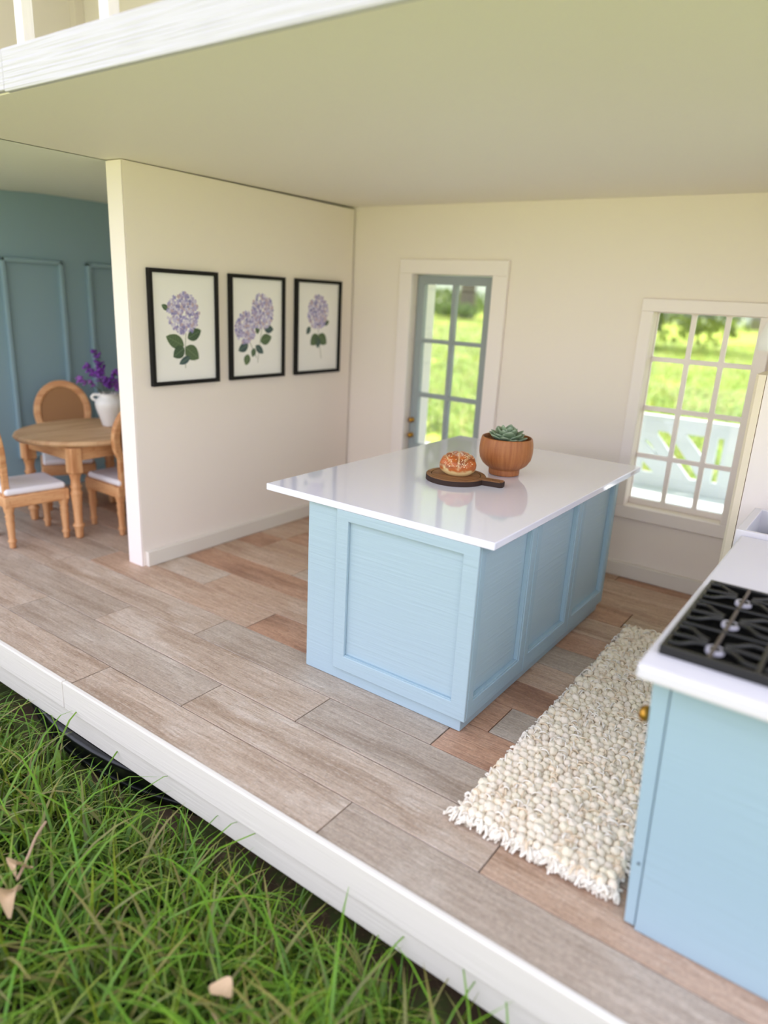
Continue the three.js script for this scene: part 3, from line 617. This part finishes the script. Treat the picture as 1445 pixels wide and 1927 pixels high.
function makeChair() {
  const t = new THREE.Group(), y = 0.0380, w = 0.0205, d = 0.0222; // faces -z, back at +z
  const leg = lathe([[0.0001, 0], [0.0019, 0], [0.0022, 0.0010], [0.0022, 0.0040], [0.0029, 0.0048], [0.0029, 0.0058], [0.0022, 0.0066], [0.0024, 0.0130], [0.0029, 0.0190], [0.0024, 0.0200], [0.0031, 0.0212], [0.0026, 0.0222], [0.0033, 0.0234], [0.0026, 0.0246], [0.0032, 0.0270], [0.0036, 0.0290], [0.0036, 0.0350]], 16);
  for (const [x, z] of [[-1, -1], [1, -1], [-1, 1], [1, 1]]) part('leg', leg, M.honey, t).position.set(x * (w - 0.0035), 0, z * (d - 0.0035));
  part('seat_frame', bx(-w, w, 0.0295, y, -d, d, 0.0012), M.honey, t);
  const c = new RoundedBoxGeometry(2 * w - 0.003, 0.0046, 2 * d - 0.003, 4, 0.0022), p = c.attributes.position;
  for (let i = 0; i < p.count; i++) if (p.getY(i) > 0) p.setY(i, p.getY(i) + 0.0016 * (1 - (p.getX(i) / w) ** 2) * (1 - (p.getZ(i) / d) ** 2));
  c.computeVertexNormals(); part('cushion', c.translate(0, y + 0.0022, 0), M.cushion, t, 'white padded seat');
  const ring = new THREE.Shape(); ring.absellipse(0, 0, 0.0225, 0.0262, 0, 2 * Math.PI, false); const hole = new THREE.Path(); hole.absellipse(0, 0, 0.0168, 0.0205, 0, 2 * Math.PI, true); ring.holes.push(hole);
  const b = part('backrest', uvBox(extrude(ring, 0.0046, 0.0012, 40)), M.honey, t); b.position.set(0, 0.0752, d - 0.0030); b.rotation.x = 0.13;
  const disc = new THREE.Shape(); disc.absellipse(0, 0, 0.0172, 0.0209, 0, 2 * Math.PI, false);
  const cane = part('cane_panel', uvBox(extrude(disc, 0.0012, 0, 40)), std({ map: rep(caneMap, 40, 40), bumpMap: rep(caneMap, 40, 40), bumpScale: 0.0003, roughness: 0.8 }), t, 'woven cane'); cane.position.set(0, 0.0752, d - 0.0018); cane.rotation.x = 0.13;
  for (const s of [-1, 1]) part('back_post', bx(s * (w - 0.0055) - 0.002, s * (w - 0.0055) + 0.002, 0.0295, 0.0610, d - 0.0055, d - 0.0012, 0.0008), M.honey, t);
  return t;
}
{
  const proto = makeChair();
  for (const [x, z, turn, l] of [
    [-0.1082, 0.2350, -0.14, 'cane-back dining chair at the front of the table, cut off by the left edge'],
    [-0.1667, 0.1683, -2.06, 'cane-back dining chair behind the table, its round cane back facing the viewer'],
    [-0.0835, 0.1708, 1.56, 'cane-back dining chair tucked in beside the partition, mostly hidden by it'],
  ]) { const o = proto.clone(); o.name = numbered('dining_chair'); o.position.set(x, 0, z); o.rotation.y = turn; scene.add(o); tag(o, l, 'chair', 'cane-back chairs round the dining table'); }
}
{ // vase and purple flowers
  const C = [-0.1140, 0.0730, 0.1600];
  const t = thing('white_vase', 'white ceramic two-handled vase on the dining table', 'vase', C, 0.9);
  part('vase_body', lathe([[0.0001, 0.0001], [0.0056, 0.0001], [0.0062, 0.0010], [0.0082, 0.0080], [0.0102, 0.0140], [0.0108, 0.0175], [0.0100, 0.0205], [0.0078, 0.0226], [0.0070, 0.0240], [0.0078, 0.0256], [0.0074, 0.0262], [0.0064, 0.0250], [0.0060, 0.0238], [0.0064, 0.0220], [0.0001, 0.0140]], 48), M.ceramic, t);
  for (const s of [-1, 1]) part('handle', tube([[s * 0.0072, 0.0244, 0], [s * 0.0112, 0.0246, 0], [s * 0.0128, 0.0222, 0], [s * 0.0100, 0.0200, 0]], 0.0011, 14, 8), M.ceramic, t);
  const f = thing('purple_flowers', 'purple flower sprigs standing in the white vase', 'flowers', [C[0], C[1] + 0.0200, C[2]]);
  const stemM = std({ color: 0x47503f, roughness: 0.8 }), petal = [0x7d3fa6, 0x66308f, 0x8d55a8].map((c) => std({ color: c, roughness: 0.7, side: THREE.DoubleSide }));
  reseed(808);
  // sideways as the camera sees it: (1, 0, -0.7) runs to the right of the picture
  [[-0.0150, 0.0270, 0.004], [-0.0100, 0.0370, 0], [-0.0230, 0.0170, 0.003], [0.0080, 0.0240, 0.002], [0.0020, 0.0180, 0.006], [0.0110, 0.0150, -0.002], [-0.0060, 0.0250, 0.004]].forEach(([s, h, fwd], k) => {
    const e = V3(s * 0.82 + fwd * 0.6, h, -s * 0.57 + fwd * 0.8), m = V3(e.x * 0.4, h * 0.6, e.z * 0.4);
    part('stem', tube([[0, -0.004, 0], m, e], 0.0004, 10, 5), stemM, f);
    const pet = [];
    for (let i = 0; i < 26; i++) {
      const u = Math.pow(rnd(), 0.6), q = m.clone().lerp(e, u), g = new THREE.SphereGeometry(1, 8, 6).scale(rr(0.0010, 0.0018), rr(0.0004, 0.0007), rr(0.0018, 0.0030));
      g.rotateX(rr(-1, 1)).rotateY(rnd() * 6.3); g.translate(q.x + rr(-0.0026, 0.0026), q.y + rr(-0.0018, 0.0022), q.z + rr(-0.0026, 0.0026)); pet.push(g);
    }
    part('blossom', pet, petal[k % 3], f);
  });
}

// ---------------------------------------------------------------- garden
const GY = -0.045;
{
  const near = tex(1024, 1024, (u, v) => {
    const n = fbm(u, v, 24, 24, 5, 201), f = fbm(u, v, 160, 160, 3, 203);
    return mix3(mix3([82, 64, 46], [76, 84, 40], smooth(0.45, 0.65, n)), [120, 102, 74], smooth(0.55, 0.8, f) * 0.6);
  });
  const far = tex(1024, 1024, (u, v) => {
    const n = fbm(u, v, 6, 6, 6, 211), f = fbm(u, v, 120, 120, 3, 213);
    return mix3(mix3([150, 172, 56], [186, 202, 84], smooth(0.35, 0.65, n)), [92, 126, 36], smooth(0.5, 0.8, f) * 0.7);
  });
  // the lawn, with a bare strip of earth under and just in front of the house
  const s = rectPath(-40, 40, -40, 40); s.holes.push(rectPath(-0.6, 0.9, -0.62, 0.33, THREE.Path));
  const g1 = uvBox(extrude(s, 0.5, 0).rotateX(-Math.PI / 2)).translate(0, GY - 0.5, 0);
  const l = struct('lawn', g1, std({ map: rep(far, 0.5, 0.5), roughness: 1 }));
  struct('added_bounce_patio', bx(-3, 4, GY - 0.02, GY + 0.004, 0.80, 1.9, 0.002), std({ color: 0xb9afa6, roughness: 0.9 }));  // unseen paving, added to bounce warm light up to the ceiling
  struct('ground', bx(-0.6, 0.9, GY - 0.5, GY, -0.33, 0.62, 0), std({ map: rep(near, 4, 4), roughness: 1 }));
}
function blade(h, w, lean, bend, twist, base, tip) {
  const n = 6, pos = [], col = [], idx = [], ct = Math.cos(twist), st = Math.sin(twist);
  for (let i = 0; i <= n; i++) {
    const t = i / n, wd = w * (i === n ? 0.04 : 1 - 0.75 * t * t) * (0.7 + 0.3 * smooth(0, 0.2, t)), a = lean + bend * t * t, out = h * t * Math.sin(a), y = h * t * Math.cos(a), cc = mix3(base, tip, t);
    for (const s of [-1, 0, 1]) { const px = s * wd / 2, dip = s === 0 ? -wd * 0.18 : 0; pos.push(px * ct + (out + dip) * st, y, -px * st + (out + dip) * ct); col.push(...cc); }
    if (i < n) { const b = i * 3; for (const k of [0, 1]) idx.push(b + k, b + k + 1, b + k + 4, b + k, b + k + 4, b + k + 3); }
  }
  const g = new THREE.BufferGeometry();
  g.setAttribute('position', new THREE.Float32BufferAttribute(pos, 3)); g.setAttribute('color', new THREE.Float32BufferAttribute(col, 3)); g.setIndex(idx); g.computeVertexNormals();
  return g;
}
const grassMat = phys({ vertexColors: true, roughness: 0.42, transmission: 0.25, thickness: 0, side: THREE.DoubleSide, ior: 1.4 });
const tuft = (() => {
  reseed(66); const list = [];
  for (let i = 0; i < 18; i++) {
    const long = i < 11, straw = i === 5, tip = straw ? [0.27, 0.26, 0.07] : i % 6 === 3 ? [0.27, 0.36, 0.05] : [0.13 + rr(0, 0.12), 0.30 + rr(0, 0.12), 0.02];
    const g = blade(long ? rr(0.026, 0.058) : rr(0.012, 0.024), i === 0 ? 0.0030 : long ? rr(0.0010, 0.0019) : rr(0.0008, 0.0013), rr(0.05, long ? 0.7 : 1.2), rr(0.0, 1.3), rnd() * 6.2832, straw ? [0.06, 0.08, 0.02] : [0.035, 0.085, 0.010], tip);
    list.push(g.translate(rr(-0.012, 0.012), 0, rr(-0.012, 0.012)));
  }
  return mergeGeometries(list, false);
})();
function sow(name, spots, label, tint = 1) {
  const im = new THREE.InstancedMesh(tuft, grassMat, spots.length), m = new THREE.Matrix4(), q = new THREE.Quaternion(), c = new THREE.Color();
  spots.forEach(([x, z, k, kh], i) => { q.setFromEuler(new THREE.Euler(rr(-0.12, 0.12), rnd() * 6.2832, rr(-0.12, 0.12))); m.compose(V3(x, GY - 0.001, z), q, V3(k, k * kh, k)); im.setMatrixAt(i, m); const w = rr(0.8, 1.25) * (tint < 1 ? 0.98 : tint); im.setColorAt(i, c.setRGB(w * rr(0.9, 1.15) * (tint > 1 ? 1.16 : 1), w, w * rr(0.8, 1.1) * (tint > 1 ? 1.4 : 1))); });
  im.name = name; shade(im); scene.add(im); return tag(im, label, 'grass', null, 'stuff');
}
{
  reseed(313); const a = [];
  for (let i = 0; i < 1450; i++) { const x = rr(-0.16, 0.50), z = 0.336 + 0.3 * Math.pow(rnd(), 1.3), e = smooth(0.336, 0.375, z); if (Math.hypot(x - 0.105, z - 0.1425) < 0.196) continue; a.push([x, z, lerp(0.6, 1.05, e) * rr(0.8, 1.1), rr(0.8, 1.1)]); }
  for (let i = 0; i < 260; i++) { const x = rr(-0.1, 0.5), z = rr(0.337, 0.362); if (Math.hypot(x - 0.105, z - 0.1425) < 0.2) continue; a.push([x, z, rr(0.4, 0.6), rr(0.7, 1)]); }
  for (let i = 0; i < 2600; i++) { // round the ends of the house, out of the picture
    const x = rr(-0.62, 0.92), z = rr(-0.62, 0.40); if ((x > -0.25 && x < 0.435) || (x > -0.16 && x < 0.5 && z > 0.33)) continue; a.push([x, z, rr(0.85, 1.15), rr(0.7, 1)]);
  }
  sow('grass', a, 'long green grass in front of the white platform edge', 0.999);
  const b = [];
  for (let i = 0; i < 9000; i++) { const d = 0.34 + 5.2 * Math.pow(rnd(), 1.7), x = rr(-0.75, 0.12) * d * 1.15 - 0.05 + 0.3, z = -d; b.push([x, z, lerp(0.9, 2.2, smooth(0.3, 4, d)), lerp(0.8, 0.4, smooth(0.5, 4, d))]); }
  sow('grass_001', b, 'lawn grass behind the house with sunlight brightened in its tint, through the door and window', 1.9);  // strong sun put into the tint: same tufts, coloured brighter than in front
}
{ // scattered dead blades among the green
  reseed(515); const list = [];
  for (let i = 0; i < 46; i++) list.push(blade(rr(0.018, 0.036), rr(0.0009, 0.0017), rr(0.3, 1.2), rr(0, 0.8), rnd() * 6.2832, [0.22, 0.15, 0.07], [0.45, 0.33, 0.17]).translate(rr(-0.1, 0.42), GY + rr(0, 0.008), rr(0.35, 0.5)));
  tag(part('dead_grass', list, std({ vertexColors: true, roughness: 0.8, side: THREE.DoubleSide }), scene), 'straw-coloured dead blades among the front grass', 'grass', null, 'stuff');
}
{ // dry leaves lying in the grass
  const m = std({ color: 0xc9ab88, roughness: 0.8, side: THREE.DoubleSide }), lay = (len, wid, curl) => { const g = new THREE.PlaneGeometry(wid, len, 6, 10), p = g.attributes.position; for (let i = 0; i < p.count; i++) { const u = p.getY(i) / len + 0.5, x = p.getX(i) * Math.pow(Math.sin(Math.PI * clamp(u, 0.02, 0.98)), 0.7); p.setXYZ(i, x, p.getY(i), curl * (x * x) / (wid) + 0.3 * curl * Math.sin(u * 5) * wid); } const b = g.clone().translate(0, 0, -0.0002); g.computeVertexNormals(); b.computeVertexNormals(); return join([g, b]).rotateX(-1.2); };
  const d1 = thing('dry_leaf', 'pale crumpled dead leaf with a long stalk in the grass at the left edge', 'leaf', [0.1850, -0.0130, 0.4015]);
  part('leaf_blade', lay(0.0130, 0.0062, 3), m, d1).rotation.y = 0.9;
  const bud = part('leaf_blade', lay(0.0060, 0.0050, 3), m, d1); bud.position.set(-0.0095, 0, -0.0080); bud.rotation.y = 0.3;
  part('stalk', tube([[-0.0060, 0, -0.0045], [-0.0115, 0.0008, -0.0110], [-0.0190, 0.0010, -0.0185], [-0.0255, -0.0010, -0.0255]], 0.0005, 14, 6), std({ color: 0xb89a80, roughness: 0.85 }), d1);
  const d2 = solo('dry_leaf', lay(0.0070, 0.0062, 0.8), m, 'small tan dry leaf in the grass near the bottom', 'leaf'); d2.position.set(0.2625, -0.0135, 0.3808); d2.rotation.y = 1.9;
}
function foliage(name, label, category, x, z, w, h, n, base, tip, leafSize, trunk) {
  const t = thing(name, label, category, [x, GY, z]);
  if (trunk) part('trunk', tube([[0, -0.02, 0], [0.02, h * 0.3, 0.01], [-0.02, h * 0.6, 0], [0.02, h * 0.85, 0.02]], trunk, 10, 10), M.bark, t);
  const pos = [], col = [], idx = [], nor = [];
  for (let i = 0; i < n; i++) {
    const a = rnd() * 6.2832, el = Math.acos(rr(-0.9, 1)), r = Math.pow(rnd(), 0.33) * (1 + 0.18 * Math.sin(3 * a + el * 4)), cx = Math.sin(el) * Math.cos(a) * r * w, cy = (trunk ? h * 0.65 : h * 0.5) + Math.cos(el) * r * h * (trunk ? 0.35 : 0.5), cz = Math.sin(el) * Math.sin(a) * r * w;
    const q = new THREE.Quaternion().setFromEuler(new THREE.Euler(rr(-1, 1), rnd() * 6.3, rr(-1, 1))), s = leafSize * rr(0.6, 1.3), c = mix3(base, tip, rnd()), k = pos.length / 3;
    for (const [u, v, d] of [[0, 0, 0], [0.35, 0.5, 0.12], [0, 1, 0], [-0.35, 0.5, 0.12]]) { const p = V3(u * s, v * s, d * s).applyQuaternion(q); pos.push(cx + p.x, Math.max(0.002, cy + p.y), cz + p.z); col.push(...c); }
    idx.push(k, k + 1, k + 2, k, k + 2, k + 3);
  }
  const g = new THREE.BufferGeometry(); g.setAttribute('position', new THREE.Float32BufferAttribute(pos, 3)); g.setAttribute('color', new THREE.Float32BufferAttribute(col, 3)); g.setIndex(idx); g.computeVertexNormals();
  part('foliage', g, phys({ vertexColors: true, roughness: 0.55, transmission: 0.3, thickness: 0, side: THREE.DoubleSide }), t).userData.kind = 'stuff';
  return t;
}
reseed(999);
foliage('garden_shrub', 'dark green rounded shrub beyond the lawn, seen in the upper window panes', 'shrub', -0.80, -4.0, 0.47, 0.80, 4200, [0.05, 0.09, 0.015], [0.34, 0.44, 0.08], 0.05);
foliage('garden_shrub', 'bright yellow-green shrub behind the dark shrub outside the window', 'shrub', 0.1, -6.2, 0.9, 1.0, 5000, [0.12, 0.20, 0.03], [0.36, 0.45, 0.08], 0.07);
foliage('garden_shrub', 'green shrub far beyond the lawn, seen through the top door panes', 'shrub', -5.75, -9.2, 0.9, 0.34, 2500, [0.12, 0.20, 0.05], [0.32, 0.42, 0.12], 0.08);
foliage('garden_tree', 'leafy tree with a dark trunk seen through the upper right door pane', 'tree', -4.55, -8.2, 1.5, 3.4, 6000, [0.05, 0.09, 0.02], [0.20, 0.28, 0.06], 0.10, 0.11);
foliage('garden_tree', 'leafy tree at the far edge of the lawn right of the door', 'tree', -1.6, -12.5, 2.2, 4.5, 6000, [0.09, 0.16, 0.03], [0.30, 0.40, 0.08], 0.13, 0.14);
foliage('garden_shrub', 'low green shrub in front of the tree with the dark trunk', 'shrub', -4.42, -7.66, 0.30, 0.16, 900, [0.12, 0.20, 0.05], [0.30, 0.42, 0.10], 0.06);
{ // pale board fence closing the garden
  const t = thing('garden_fence', 'pale grey board fence at the far end of the garden', 'fence', [-5.0, GY, -15.5]);
  const m = std({ color: 0xc9ced0, roughness: 0.8 }), g = bx(-0.085, 0.085, 0, 1.7, -0.012, 0.012, 0.004, true);
  for (let i = 0; i < 60; i++) part('fence_board', g, m, t).position.set(-6 + i * 0.19, 0, 0);
  for (const y of [0.4, 1.3]) part('fence_rail', bx(-6.1, 5.4, y, y + 0.08, -0.05, -0.012, 0.004), m, t);
}
renderer.render(scene, camera);
